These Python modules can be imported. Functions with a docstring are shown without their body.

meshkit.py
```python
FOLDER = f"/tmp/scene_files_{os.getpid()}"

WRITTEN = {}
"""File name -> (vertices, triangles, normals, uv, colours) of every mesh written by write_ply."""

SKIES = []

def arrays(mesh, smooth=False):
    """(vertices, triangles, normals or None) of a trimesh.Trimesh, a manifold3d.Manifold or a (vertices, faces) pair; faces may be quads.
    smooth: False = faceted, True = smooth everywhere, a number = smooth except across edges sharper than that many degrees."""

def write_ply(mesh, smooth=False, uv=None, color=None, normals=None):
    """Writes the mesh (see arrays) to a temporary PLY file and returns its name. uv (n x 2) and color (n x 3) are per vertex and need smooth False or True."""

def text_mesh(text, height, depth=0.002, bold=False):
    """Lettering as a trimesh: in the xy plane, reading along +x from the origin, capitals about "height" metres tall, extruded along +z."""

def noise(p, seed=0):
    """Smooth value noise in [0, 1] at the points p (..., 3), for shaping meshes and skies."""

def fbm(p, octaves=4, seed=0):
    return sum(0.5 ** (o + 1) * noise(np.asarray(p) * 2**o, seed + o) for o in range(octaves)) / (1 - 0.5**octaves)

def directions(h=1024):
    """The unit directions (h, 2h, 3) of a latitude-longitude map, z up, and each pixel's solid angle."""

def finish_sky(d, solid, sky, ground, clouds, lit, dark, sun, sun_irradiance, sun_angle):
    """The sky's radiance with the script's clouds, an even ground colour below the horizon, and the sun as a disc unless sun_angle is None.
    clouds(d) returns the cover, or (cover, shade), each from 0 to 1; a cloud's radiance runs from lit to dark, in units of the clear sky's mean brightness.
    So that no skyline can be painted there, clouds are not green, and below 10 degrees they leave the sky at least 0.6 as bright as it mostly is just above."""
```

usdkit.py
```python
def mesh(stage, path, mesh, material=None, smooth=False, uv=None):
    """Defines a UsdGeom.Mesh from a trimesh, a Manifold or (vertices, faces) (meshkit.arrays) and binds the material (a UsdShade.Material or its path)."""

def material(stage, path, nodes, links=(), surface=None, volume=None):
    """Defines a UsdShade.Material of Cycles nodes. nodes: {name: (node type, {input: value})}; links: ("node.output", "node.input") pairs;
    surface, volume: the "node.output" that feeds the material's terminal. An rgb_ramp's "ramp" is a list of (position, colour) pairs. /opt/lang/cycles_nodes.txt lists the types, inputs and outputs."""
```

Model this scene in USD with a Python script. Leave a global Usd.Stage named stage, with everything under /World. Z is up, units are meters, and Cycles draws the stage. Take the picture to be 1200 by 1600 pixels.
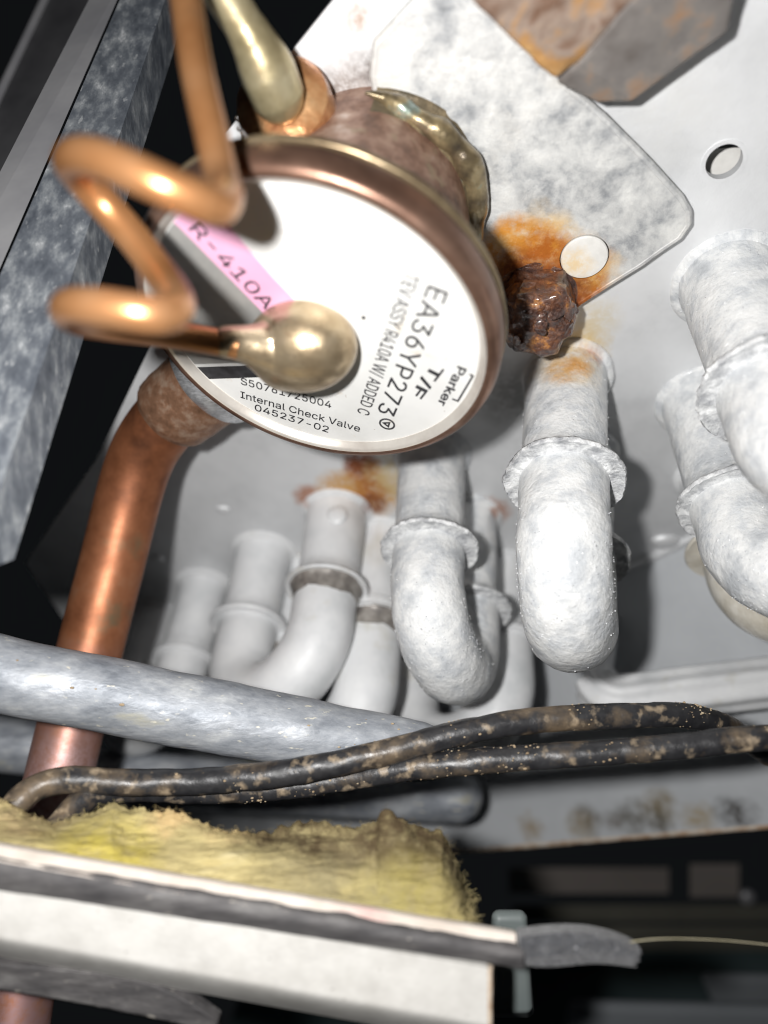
import math, random, re
import numpy as np, trimesh, usdkit, meshkit
from pxr import Usd, UsdGeom, UsdLux, UsdShade, Gf, Sdf, Vt
from shapely.geometry import Polygon, Point, LineString, box as sbox
from shapely import affinity
from meshkit import fbm, noise

random.seed(7); rng = np.random.default_rng(7)
stage = Usd.Stage.CreateInMemory()
UsdGeom.SetStageUpAxis(stage, 'Z'); UsdGeom.SetStageMetersPerUnit(stage, 1.0)
UsdGeom.Xform.Define(stage, '/World'); UsdGeom.Scope.Define(stage, '/World/Looks')
MM = 0.001

# ---------------------------------------------------------------- camera (at the origin, looking along +y; a phone held 8 cm away)
cam = UsdGeom.Camera.Define(stage, '/World/camera')
cam.CreateFocalLengthAttr(26.0); cam.CreateHorizontalApertureAttr(26.0); cam.CreateVerticalApertureAttr(26.0 * 4 / 3)
cam.CreateClippingRangeAttr(Gf.Vec2f(0.004, 50.0))
cam.CreateFStopAttr(13.0); cam.CreateFocusDistanceAttr(0.083)
cam.CreateExposureAttr(0.0)
cx = UsdGeom.Xformable(cam); cx.AddRotateXOp().Set(90.0)

# ---------------------------------------------------------------- light: the phone's flash beside the lens
fl = UsdLux.SphereLight.Define(stage, '/World/flash_lamp')
fl.CreateRadiusAttr(0.0022); fl.CreateIntensityAttr(2700.0); fl.CreateColorAttr(Gf.Vec3f(1.0, 0.985, 0.97))
fl.AddTranslateOp().Set(Gf.Vec3d(-0.013, -0.004, 0.005))
# faint even fill dome, added to lift the black gaps; not a real sky
dl = UsdLux.DomeLight.Define(stage, '/World/fill_dome')
usdkit.material(stage, '/World/Looks/fill_light', {'b': ('background_shader', {'color': (0.80, 0.9, 1.0), 'strength': 0.006})}, [], surface='b.background')
UsdShade.MaterialBindingAPI.Apply(dl.GetPrim()).Bind(UsdShade.Material.Get(stage, '/World/Looks/fill_light'))

# ---------------------------------------------------------------- helpers (all shapes in millimetres)
def P(px, py, d):
    return np.array([(px - 600) / 1200 * d, d, (800 - py) / 1200 * d])
def unit(a):
    a = np.asarray(a, float); return a / np.linalg.norm(a)
N = np.array([.10, 1, 1.15]); NU = unit(N)            # into the coil's end plate
PLANE = 120.0
OUT = -NU
def S(px, py, lift=0.0):                                # the point of the end plate seen there, lifted off it
    r = P(px, py, 1.0); return r * ((PLANE - lift * np.linalg.norm(N)) / (N @ r))
SX = unit(np.cross([0, 0, 1.0], OUT)); SY = np.cross(OUT, SX)
S0 = S(700, 600)
def s2(p): d = np.asarray(p) - S0; return (d @ SX, d @ SY)

used = {}
def numbered(parent, name):
    k = (parent, name); used[k] = used.get(k, 0) + 1
    return name if used[k] == 1 else f'{name}_{used[k]-1:03d}'
class Thing:
    def __init__(s, name, label, cat, at, group=None):
        s.path = '/World/' + numbered('/World', name); s.o = np.asarray(at, float)
        x = UsdGeom.Xform.Define(stage, s.path); x.AddTranslateOp().Set(Gf.Vec3d(*map(float, s.o * MM)))
        p = x.GetPrim(); p.SetCustomDataByKey('label', label); p.SetCustomDataByKey('category', cat)
        if group: p.SetCustomDataByKey('group', group)
def part(t, name, mesh, mat, smooth=35, label=None, under=None, kind=None):
    up = under or t.path
    path = up + '/' + numbered(up, name)
    v, f = (mesh if isinstance(mesh, tuple) else (mesh.vertices, mesh.faces))
    m = usdkit.mesh(stage, path, trimesh.Trimesh((np.asarray(v) - t.o) * MM, np.asarray(f), process=False), MAT[mat], smooth=smooth)
    if label: m.GetPrim().SetCustomDataByKey('label', label)
    if kind: m.GetPrim().SetCustomDataByKey('kind', kind)
    return path
def holder(t, name):
    path = t.path + '/' + numbered(t.path, name); UsdGeom.Xform.Define(stage, path); return path
def cat(*ms):
    return trimesh.util.concatenate([trimesh.Trimesh(*m, process=False) if isinstance(m, tuple) else m for m in ms])

def spline(pts, n):
    pts = np.asarray(pts, float)
    from scipy.interpolate import CubicSpline
    t = np.concatenate([[0], np.cumsum(np.linalg.norm(np.diff(pts[:, :3], axis=0), axis=1) ** .5)])
    return CubicSpline(t, pts)(np.linspace(0, t[-1], n))
def sweep(path, rad, k=24, wob=0, wobs=3.0, seed=0, cap=True, squash=None, fn=None, up=None):
    path = np.asarray(path, float); n = len(path); rad = np.broadcast_to(rad, n)
    tan = np.gradient(path, axis=0); tan /= np.linalg.norm(tan, axis=1, keepdims=True)
    a = unit(np.cross(tan[0], [0.3, .2, 1.0])) if up is None else unit(up - tan[0] * (np.asarray(up) @ tan[0])); V = []
    th = np.linspace(0, 2 * math.pi, k, endpoint=False)
    for i in range(n):
        a = unit(a - tan[i] * (a @ tan[i])); b = np.cross(tan[i], a)
        r = rad[i] * (np.ones(k) if fn is None else fn(th, i / (n - 1)))
        sx, sy = (1, 1) if squash is None else squash
        V.append(path[i] + np.outer(r * np.cos(th) * sx, a) + np.outer(r * np.sin(th) * sy, b))
    V = np.array(V); c = path[:, None]
    if wob:
        d = V - c; L = np.linalg.norm(d, axis=2, keepdims=True) + 1e-9
        V = V + d / L * ((fbm(V / wobs, 4, seed) - .5) * 2 * wob)[..., None]
    V = V.reshape(-1, 3); F = []
    for i in range(n - 1):
        for j in range(k):
            q = (j + 1) % k; F += [(i * k + j, i * k + q, (i + 1) * k + q), (i * k + j, (i + 1) * k + q, (i + 1) * k + j)]
    if cap:
        V = np.vstack([V, path[:1], path[-1:]]); m = n * k
        for j in range(k):
            q = (j + 1) % k; F += [(m, q, j), (m + 1, (n - 1) * k + j, (n - 1) * k + q)]
    F = np.array(F)[:, ::-1] if False else np.array(F)
    return V, F
def lathe(profile, o, axis, k=64, rf=None, wob=0, wobs=2.0, seed=0, ref=None, ring=False):
    axis = unit(axis); a = unit(np.cross(axis, [0.9, .1, .3])) if ref is None else unit(ref - axis * (np.asarray(ref) @ axis)); b = np.cross(axis, a)
    th = np.linspace(0, 2 * math.pi, k, endpoint=False); V = []
    for i, (r, h) in enumerate(profile):
        rr = r * (rf(th, i) if rf else np.ones(k))
        V.append(np.asarray(o) + axis * h + np.outer(rr * np.cos(th), a) + np.outer(rr * np.sin(th), b))
    V = np.array(V)
    if wob:
        V = V + np.stack([fbm(V / wobs, 4, seed + q) - .5 for q in range(3)], -1) * 2 * wob
    n = len(profile); V = V.reshape(-1, 3); F = []
    for i in range(n - 1):
        for j in range(k):
            q = (j + 1) % k; F += [(i * k + j, i * k + q, (i + 1) * k + q), (i * k + j, (i + 1) * k + q, (i + 1) * k + j)]
    if ring:
        for j in range(k):
            q = (j + 1) % k; i = n - 1; F += [(i * k + j, i * k + q, q), (i * k + j, q, j)]
    for i, flip in (() if ring else ((0, True), (n - 1, False))):
        if profile[i][0] > 1e-6:
            m = len(V); V = np.vstack([V, V[i * k:(i + 1) * k].mean(0)[None]])
            for j in range(k):
                q = (j + 1) % k; F.append((m, i * k + q, i * k + j) if flip else (m, i * k + j, i * k + q))
    t = trimesh.Trimesh(V, np.array(F), process=False)
    if t.volume < 0: t.invert()
    return t
def slab(poly, o, x, y, z, h0, h1):
    """A shapely polygon in the frame (o; x, y), from height h0 to h1 along z."""
    out = []
    for g in getattr(poly, 'geoms', [poly]):
        if g.is_empty or g.area < 1e-6: continue
        m = trimesh.creation.extrude_polygon(g, h1 - h0, engine='earcut'); v = m.vertices
        out.append(trimesh.Trimesh(o + np.outer(v[:, 0], x) + np.outer(v[:, 1], y) + np.outer(v[:, 2] + h0, z), m.faces, process=False))
    return cat(*out)
def ball(c, r, sub=3, wob=0, wobs=2.0, seed=0, axes=None, scale=(1, 1, 1)):
    m = trimesh.creation.icosphere(sub); v = m.vertices * np.asarray(scale) * r
    if axes is not None: v = v @ np.asarray(axes)
    v = v + c
    if wob:
        d = v - c; v = v + d / np.linalg.norm(d, axis=1, keepdims=True) * ((fbm(v / wobs, 5, seed) - .5) * 2 * wob)[:, None]
    return trimesh.Trimesh(v, m.faces, process=False)
def grid(fn, nu, nv):
    u, v = np.meshgrid(np.linspace(0, 1, nu), np.linspace(0, 1, nv), indexing='ij'); V = fn(u, v).reshape(-1, 3); F = []
    for i in range(nu - 1):
        for j in range(nv - 1):
            a = i * nv + j; F += [(a, a + nv, a + nv + 1), (a, a + nv + 1, a + 1)]
    return V, np.array(F)
def thick(V, F, shift):
    """Closes an open grid sheet into a slab by a copy shifted by a vector (or per-vertex vectors)."""
    n = len(V); W = np.vstack([V, V + shift]); E = {}
    for t in F:
        for a, b in ((t[0], t[1]), (t[1], t[2]), (t[2], t[0])): E[(a, b)] = E.get((a, b), 0) + 1
    G = [*map(tuple, F), *[(c + n, b + n, a + n) for a, b, c in F]]
    for a, b in E:
        if (b, a) not in E: G += [(b, a, a + n), (b, a + n, b + n)]
    return W, np.array(G)
def boxbeam(c):
    """A box from its 8 corners: 4 of one end (in order), 4 of the other."""
    v = np.array(c); h = trimesh.convex.convex_hull(v); return h
def roundbox(c, r=.4):
    import manifold3d as mf
    sp = mf.Manifold.sphere(r, 16); cc = np.mean(c, 0)
    return to_tm(mf.Manifold.batch_hull([sp.translate(tuple(p + unit(cc - p) * r * 1.2)) for p in c]))
def to_tm(m):
    q = m.to_mesh(); return trimesh.Trimesh(q.vert_properties[:, :3], q.tri_verts, process=False)

# ---------------------------------------------------------------- materials
MAT = {}
def material(name, ramp, size, detail=6, rough=.5, rough2=None, metal=0.0, bump=(0, 1.0), bump2=None, stretch=None, stains=(), specks=None, over=None, coat=0, sheen=0, spec=.5, distort=0.0, nrough=.6):
    """Colour from noise of a feature size in mm; stains: (centre mm, r_in, r_out, colour, warp mm, patchiness); specks: (size mm, threshold, colour)."""
    n = {'g': ('geometry', {}), 'b': ('principled_bsdf', {'metallic': metal, 'roughness': rough, 'coat_weight': coat, 'coat_roughness': .12, 'sheen_weight': sheen, 'specular_ior_level': spec})}
    L = []; pos = 'g.position'
    if stretch:
        n['st'] = ('vector_math', {'math_type': 'multiply', 'vector2': stretch}); L.append(('g.position', 'st.vector1')); pos = 'st.vector'
    n['n'] = ('noise_texture', {'scale': 1000.0 / size, 'detail': float(detail), 'roughness': nrough, 'distortion': distort}); L.append((pos, 'n.vector'))
    n['r'] = ('rgb_ramp', {'ramp': ramp}); L.append(('n.fac', 'r.fac')); col = 'r.color'
    i = 0
    def layer(facsock, color):
        nonlocal col, i
        i += 1; m = f'm{i}'; n[m] = ('mix', {'mix_type': 'mix', 'color2': color}); L.extend([(facsock, m + '.fac'), (col, m + '.color1')]); col = m + '.color'
    if over:
        sz, lo, hi, color = over
        n['on'] = ('noise_texture', {'scale': 1000.0 / sz, 'detail': 5.0, 'roughness': .62}); L.append((pos, 'on.vector'))
        n['om'] = ('map_range', {'from_min': lo, 'from_max': hi, 'clamp': True}); L.append(('on.fac', 'om.value')); layer('om.result', color)
    if specks:
        sz, lo, hi, color = specks
        n['sn'] = ('noise_texture', {'scale': 1000.0 / sz, 'detail': 3.0, 'roughness': .5}); L.append((pos, 'sn.vector'))
        n['sm'] = ('map_range', {'from_min': lo, 'from_max': hi, 'clamp': True}); L.append(('sn.fac', 'sm.value')); layer('sm.result', color)
    for q, (c, r0, r1, color, warp, patch) in enumerate(stains):
        w = f'w{q}'
        n[w] = ('noise_texture', {'scale': 1000.0 / max(warp * 1.6, .3), 'detail': 5.0, 'roughness': .6}); L.append(('g.position', w + '.vector'))
        n[w + 'a'] = ('vector_math', {'math_type': 'multiply_add', 'vector2': (warp * MM * 2,) * 3, 'vector3': tuple(-np.asarray(c) * MM - warp * MM)}); L.append((w + '.color', w + 'a.vector1'))
        n[w + 'b'] = ('vector_math', {'math_type': 'add'}); L.extend([('g.position', w + 'b.vector1'), (w + 'a.vector', w + 'b.vector2')])
        n[w + 'l'] = ('vector_math', {'math_type': 'length'}); L.append((w + 'b.vector', w + 'l.vector1'))
        n[w + 'm'] = ('map_range', {'from_min': r1 * MM, 'from_max': r0 * MM, 'to_min': 0.0, 'to_max': patch, 'clamp': True}); L.append((w + 'l.value', w + 'm.value'))
        n[w + 'k'] = ('map_range', {'from_min': .36, 'from_max': .56, 'to_min': .3, 'to_max': 1.0, 'clamp': True}); n[w + 'f'] = ('noise_texture', {'scale': 1000.0 / max(warp * .55, .25), 'detail': 6.0, 'roughness': .7})
        n[w + 'x'] = ('math', {'math_type': 'multiply'}); L += [('g.position', w + 'f.vector'), (w + 'f.fac', w + 'k.value'), (w + 'k.result', w + 'x.value1'), (w + 'm.result', w + 'x.value2')]
        layer(w + 'x.value', color)
    L.append((col, 'b.base_color'))
    if rough2 is not None:
        n['rm'] = ('map_range', {'from_min': .3, 'from_max': .7, 'to_min': rough, 'to_max': rough2, 'clamp': True})
        n['rn'] = ('noise_texture', {'scale': 1000.0 / (size * .6), 'detail': 4.0}); L += [(pos, 'rn.vector'), ('rn.fac', 'rm.value'), ('rm.result', 'b.roughness')]
    if bump[0]:
        n['bn'] = ('noise_texture', {'scale': 1000.0 / bump[1], 'detail': 5.0, 'roughness': .6}); L.append((pos, 'bn.vector'))
        n['bu'] = ('bump', {'strength': 1.0, 'distance': bump[0] * MM}); L += [('bn.fac', 'bu.height'), ('bu.normal', 'b.normal')]
    if bump2:
        n['cn'] = ('noise_texture', {'scale': 1000.0 / bump2[1], 'detail': 3.0}); L.append((pos, 'cn.vector'))
        n['cu'] = ('bump', {'strength': 1.0, 'distance': bump2[0] * MM}); L += [('cn.fac', 'cu.height'), ('cu.normal', 'bu.normal')]
    MAT[name] = usdkit.material(stage, '/World/Looks/' + name, n, L, surface='b.BSDF')

RUST, RUST2, OCHRE, DARKR = (.42, .12, .012), (.20, .05, .01), (.62, .33, .08), (.05, .02, .012)
BOLT = S(838, 492, 5.0)
SHEET_STAINS_AND_TONES = [(S(575, 770), 3.2, 6.6, OCHRE, 2.2, .9), (S(568, 735), 2.0, 3.4, RUST, 1.4, 1), (S(576, 765), 1.9, 3.2, RUST, 1.4, 1), (S(582, 788), 1.4, 2.8, RUST2, 1.2, 1), (S(562, 722), 1.8, 3.2, RUST2, 1.3, 1),
                (S(483, 775), 1.4, 3.0, RUST, .9, .9), (S(530, 762), 1.8, 4.4, OCHRE, 1.2, .85),
                (S(625, 745), 2.5, 6.0, (.62, .48, .22), 2.0, .75), (S(470, 880), 1.5, 3.6, (.5, .38, .16), 2.0, .55),
                (S(765, 800), 1.8, 3.8, RUST, 1.0, 1), (S(790, 880), 1.2, 3.2, OCHRE, 1.2, .8),
                (S(905, 545), 1.8, 4.6, (.66, .48, .20), 1.6, .9), (S(925, 500), 1.0, 4.2, (.66, .55, .32), 2.0, .55), (S(906, 535), .2, .9, RUST, .7, .8),
                (S(800, 620), 2.0, 6.5, (.12, .12, .11), 2.5, .5),  # darker grey patch on the plate, lower right of the valve rim
                (S(548, 150), 1.0, 4.5, (.16, .11, .08), 1.8, .75), (S(588, 115), .8, 3.2, (.14, .12, .11), 1.4, .8), (S(560, 30), .4, 1.6, (.36, .20, .10), 1.0, .7), (S(1040, 180), 2, 7, (.72, .72, .70), 3, .5)]  # dark brown and dark grey patches on the plate beside the bracket edge
material('plate_paint', [(.25, (.62, .63, .64)), (.5, (.74, .75, .76)), (.75, (.80, .81, .82))], 9.0, rough=.44, rough2=.58, bump=(.035, .9), bump2=(.06, 2.2), metal=.35, stains=SHEET_STAINS_AND_TONES, specks=(.7, .70, .76, (.75, .76, .76)))
F1, F2 = S(830, 960), S(1060, 850)
fd = F2 - F1
fl0, fl1 = F1 - 4.2 * fd, F1 + 1.9 * fd
def lower(u, v):
    top = fl0 + (fl1 - fl0) * u[..., None]
    b0, b1 = P(330, 1360, 178), P(1290, 1282, 117)
    bot = b0 + (b1 - b0) * u[..., None]
    q = top + (bot - top) * v[..., None]
    return q + np.stack([0 * u, (fbm(q / 30, 2, 3) - .5) * 1.2, 0 * u], -1)
_g = lower(*np.meshgrid(np.linspace(0, 1, 200), np.linspace(0, 1, 80), indexing='ij')).reshape(-1, 3); _x = np.stack([600 + 1200 * _g[:, 0] / _g[:, 1], 800 - 1200 * _g[:, 2] / _g[:, 1]], 1)
LP = lambda px, py: _g[np.argmin(((_x - (px, py)) ** 2).sum(1))]
LOWER_STAINS = [(LP(830, 1295), 1, 3.2, (.30, .22, .12), 2.0, .8), (LP(915, 1278), 1.2, 3.6, (.10, .08, .05), 2.2, .85), (LP(905, 1290), 1, 3.4, (.30, .24, .15), 2.0, .7), (LP(985, 1275), 1.2, 3.8, (.10, .09, .07), 2.6, .8), (LP(1030, 1262), 1.2, 4.0, (.20, .15, .07), 2.2, .85), (LP(1025, 1280), .8, 3.0, (.08, .07, .05), 2.2, .8), (LP(1090, 1278), 1.0, 3.6, (.34, .26, .14), 2, .75), (LP(1148, 1270), 1.0, 3.8, (.06, .055, .05), 2.2, .88), (LP(955, 1285), .5, 2.4, (.12, .1, .08), 2.0, .7)]
material('lower_paint', [(.25, (.44, .46, .48)), (.5, (.50, .52, .54)), (.75, (.55, .57, .59))], 14.0, rough=.4, rough2=.55, bump=(.02, .7), stains=LOWER_STAINS)
material('raw_edge', [(.3, (.34, .20, .11)), (.5, (.52, .42, .32)), (.7, (.6, .55, .48))], 2.0, rough=.6, bump=(.05, .6))
TUBE_STAINS = [(S(527, 800, 12), 2.5, 5.2, (.50, .49, .45), 2.5, .6), (S(590, 842, 6), 1.5, 4.5, (.55, .53, .47), 2.5, .6), (S(413, 863, 8), 1.0, 4.0, (.58, .58, .55), 2.5, .5), (S(320, 916, 5), .6, 2.6, (.42, .60, .58), 2.0, .35), (S(675, 712, 8), 1.2, 4.0, (.52, .54, .55), 2.2, .55), (S(675, 712, 17), 1.5, 5.0, (.48, .49, .50), 2.0, .5), (S(884, 588, 18), 1.5, 5.5, (.47, .48, .48), 2.0, .5), (S(890, 560, 3), 2.0, 5.5, (.68, .50, .25), 2.2, .8), (S(880, 590, 5), .8, 3.0, (.64, .33, .09), 1.6, .9), (S(905, 570, 4), .6, 2.2, (.60, .28, .06), 1.3, .9), (S(915, 560, .8), .6, 2.4, RUST, 1.2, .8), (S(845, 600, 3), .5, 2.2, (.74, .66, .48), 1.6, .5),
               (S(480, 785), .3, 1.2, RUST, .7, .7), (S(575, 790), .3, 1.6, RUST2, .8, .8), (S(770, 800, .5), .4, 1.6, RUST, .8, .8), (S(800, 885, .5), .4, 1.6, OCHRE, .8, .8)]
material('white_corroded', [(.26, (.40, .42, .44)), (.40, (.56, .58, .60)), (.52, (.70, .71, .71)), (.72, (.82, .82, .81))], 2.8, detail=9, nrough=.66, rough=.32, rough2=.7, bump=(.14, .55), bump2=(.22, 2.4), stains=TUBE_STAINS, over=(6.5, .55, .68, (.46, .48, .50)), specks=(.55, .69, .74, (.92, .93, .94)), coat=.15)
material('white_paint', [(.25, (.56, .58, .59)), (.5, (.70, .71, .72)), (.75, (.78, .79, .79))], 6.0, rough=.35, rough2=.55, bump=(.03, .8), bump2=(.10, 3.5), stains=TUBE_STAINS + [(P(520, 880, 112), .3, 1.3, (.45, .62, .53), 1.5, .4), (P(495, 870, 112), .2, .9, (.3, .6, .45), 1.0, .5)], over=(6.5, .60, .75, (.58, .57, .52)))
material('frost', [(.3, (.30, .31, .33)), (.48, (.56, .57, .58)), (.65, (.82, .83, .83))], 1.4, rough=.5, rough2=.8, bump=(.22, .45), over=(2.6, .56, .66, (.40, .41, .42)))
material('solder_dark', [(.3, (.11, .10, .095)), (.5, (.24, .22, .20)), (.7, (.40, .38, .35))], 1.8, rough=.3, rough2=.5, bump=(.10, .8), metal=.2)
material('tube_olive', [(.3, (.46, .42, .34)), (.55, (.66, .63, .56)), (.75, (.74, .72, .67))], 4.0, rough=.2, rough2=.4, bump=(.12, 1.5), coat=.5)
BR_STAINS = [(S(840, 418, 2.5), 5.0, 8.0, (.70, .46, .16), 3.4, .8), (S(815, 405, 2.5), 3.6, 5.8, (.60, .25, .03), 2.8, .97), (S(858, 448, 2.5), 4.8, 7.0, RUST, 2.6, 1), (S(900, 450, 2.5), 2.6, 4.6, RUST, 2.0, 1), (S(930, 425, 2.5), .8, 3.6, (.66, .38, .10), 1.6, .75), (S(850, 470, 2.5), 3.6, 5.6, RUST2, 2.0, 1), (S(800, 425, 2.5), 1.0, 3.4, RUST2, 1.0, .9)]
material('galvanized', [(.28, (.16, .17, .18)), (.40, (.34, .35, .36)), (.50, (.52, .525, .52)), (.66, (.70, .70, .68))], 3.6, detail=8, nrough=.68, rough=.45, rough2=.7, bump=(.10, .9), stains=BR_STAINS, over=(9.0, .50, .64, (.64, .63, .60)), distort=.15, metal=.2)
material('galvanized_clean', [(.3, (.62, .61, .58)), (.6, (.74, .73, .70))], 2.5, rough=.5, bump=(.04, .8), stains=[(S(898, 415, 2.8), .5, 2.6, (.74, .52, .22), 1.2, .7)])
material('brown_metal', [(.3, (.15, .085, .06)), (.5, (.24, .14, .10)), (.7, (.33, .21, .155))], 5.0, rough=.28, rough2=.42, metal=.75, bump=(.02, .6))
material('seam_metal', [(.3, (.14, .10, .06)), (.5, (.26, .20, .12)), (.7, (.36, .29, .19))], 5.0, rough=.3, metal=.7, bump=(.03, .8))
material('body_copper', [(.28, (.10, .06, .045)), (.45, (.24, .14, .10)), (.6, (.36, .24, .18)), (.75, (.52, .42, .36))], 2.6, rough=.4, rough2=.6, metal=.45, bump=(.10, .9), over=(4.0, .6, .72, (.30, .25, .16)))
material('verdigris', [(.3, (.08, .07, .05)), (.46, (.17, .135, .085)), (.58, (.30, .235, .14)), (.68, (.24, .27, .24)), (.78, (.38, .45, .43))], 3.2, rough=.28, rough2=.55, metal=.35, bump=(.15, 1.0))
material('fillet_brass', [(.3, (.07, .055, .04)), (.46, (.18, .14, .08)), (.60, (.34, .27, .15)), (.68, (.22, .27, .23)), (.78, (.36, .42, .40))], 3.0, rough=.22, rough2=.42, metal=.55, bump=(.12, 1.1), coat=.4)
material('copper', [(.3, (.42, .18, .065)), (.5, (.52, .25, .105)), (.7, (.60, .33, .17))], 9.0, rough=.28, rough2=.40, metal=.68, bump=(.01, .6), over=(7.0, .57, .70, (.30, .15, .07)))
material('copper_pipe', [(.25, (.12, .045, .022)), (.42, (.27, .10, .045)), (.56, (.38, .15, .07)), (.75, (.42, .22, .13))], 7.0, detail=8, rough=.40, rough2=.54, metal=.6, bump=(.01, 1.1), over=(11.0, .54, .64, (.22, .15, .085)),
         stains=[(P(90, 1200, 95), 10, 17, (.36, .20, .17), 4.0, .8), (P(95, 1260, 90), 4, 10, (.60, .42, .42), 3.0, .7), (P(30, 1590, 87), 8, 16, (.36, .22, .22), 4.0, .9)])
material('copper_rough', [(.3, (.16, .085, .05)), (.5, (.28, .15, .09)), (.7, (.42, .30, .22))], 1.6, rough=.45, metal=.5, bump=(.12, .7))
material('copper_socket', [(.3, (.30, .11, .05)), (.5, (.58, .28, .12)), (.62, (.74, .44, .22)), (.75, (.55, .42, .30))], 3.5, rough=.22, rough2=.4, metal=.55, bump=(.14, 1.6), coat=.6)
material('brass', [(.3, (.34, .25, .15)), (.5, (.50, .39, .25)), (.7, (.62, .51, .36))], 4.0, rough=.24, rough2=.38, metal=.8, bump=(.07, 1.3), over=(3.0, .58, .70, (.26, .17, .10)), specks=(.5, .68, .74, (.22, .15, .10)))
material('brass_tarnished', [(.3, (.32, .26, .14)), (.5, (.52, .44, .26)), (.7, (.66, .58, .38))], 4.5, rough=.26, rough2=.40, metal=.7, bump=(.05, 1.2))
material('silver', [(.3, (.55, .56, .58)), (.6, (.85, .86, .88))], 1.5, rough=.25, rough2=.45, metal=.85, bump=(.08, .8), stretch=(1, 1, 3))
material('lip_silver', [(.3, (.55, .50, .45)), (.6, (.76, .72, .66))], 6.0, rough=.3, metal=.5)
material('label_white', [(.3, (.68, .68, .66)), (.6, (.75, .75, .735))], 6.0, rough=.32, bump=(.006, 1.5), specks=(.7, .725, .75, (.35, .28, .22)), over=(2.6, .62, .76, (.66, .59, .50)))
material('label_pink', [(.3, (.68, .34, .50)), (.6, (.74, .40, .56))], 8.0, rough=.35)
material('label_grey', [(.3, (.30, .30, .29)), (.6, (.38, .37, .35))], 3.0, rough=.3, rough2=.4, metal=.3, bump=(.01, .6))
material('ink', [(.35, (.018, .018, .02)), (.65, (.05, .05, .055))], 1.0, rough=.4)
material('ink_faded', [(.40, (.03, .03, .035)), (.60, (.09, .09, .10)), (.72, (.30, .30, .31))], .8, rough=.4)
material('bolt_rust', [(.28, (.012, .008, .008)), (.42, (.05, .022, .016)), (.54, (.13, .05, .024)), (.62, (.38, .16, .04)), (.76, (.46, .30, .20))], 2.4, detail=9, nrough=.7, rough=.16, rough2=.6, bump=(.35, .7), coat=.8)
material('block_rust', [(.28, (.07, .04, .026)), (.42, (.15, .085, .055)), (.52, (.26, .20, .16)), (.62, (.36, .19, .065)), (.75, (.46, .30, .14))], 6.0, rough=.5, rough2=.7, bump=(.15, 1.4), distort=.8)
material('block_grey', [(.3, (.10, .085, .075)), (.5, (.17, .155, .145)), (.7, (.26, .235, .21))], 5.0, rough=.45, bump=(.08, 1.2), over=(5.0, .56, .70, (.30, .17, .09)))
material('zinc_pipe', [(.28, (.13, .145, .17)), (.43, (.25, .27, .30)), (.56, (.36, .38, .41)), (.70, (.55, .57, .58))], 3.0, detail=9, nrough=.68, rough=.42, rough2=.62, metal=.2, bump=(.10, .9), stretch=(.5, 1, 1.3), over=(6.0, .60, .70, (.36, .35, .28)), specks=(.7, .66, .72, (.62, .60, .52)))
material('zinc_bar', [(.3, (.11, .125, .15)), (.48, (.19, .21, .24)), (.62, (.36, .385, .41)), (.72, (.70, .72, .74))], 1.5, rough=.32, rough2=.5, metal=.4, bump=(.07, .7), stretch=(1.2, 1, .5), specks=(.8, .64, .74, (.46, .48, .50)))
material('dull_steel', [(.3, (.30, .30, .32)), (.7, (.42, .42, .43))], 12.0, rough=.4, metal=.3, bump=(.02, 1.0))
material('dark_steel', [(.3, (.05, .05, .055)), (.7, (.10, .10, .105))], 12.0, rough=.45, metal=.2)
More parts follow.
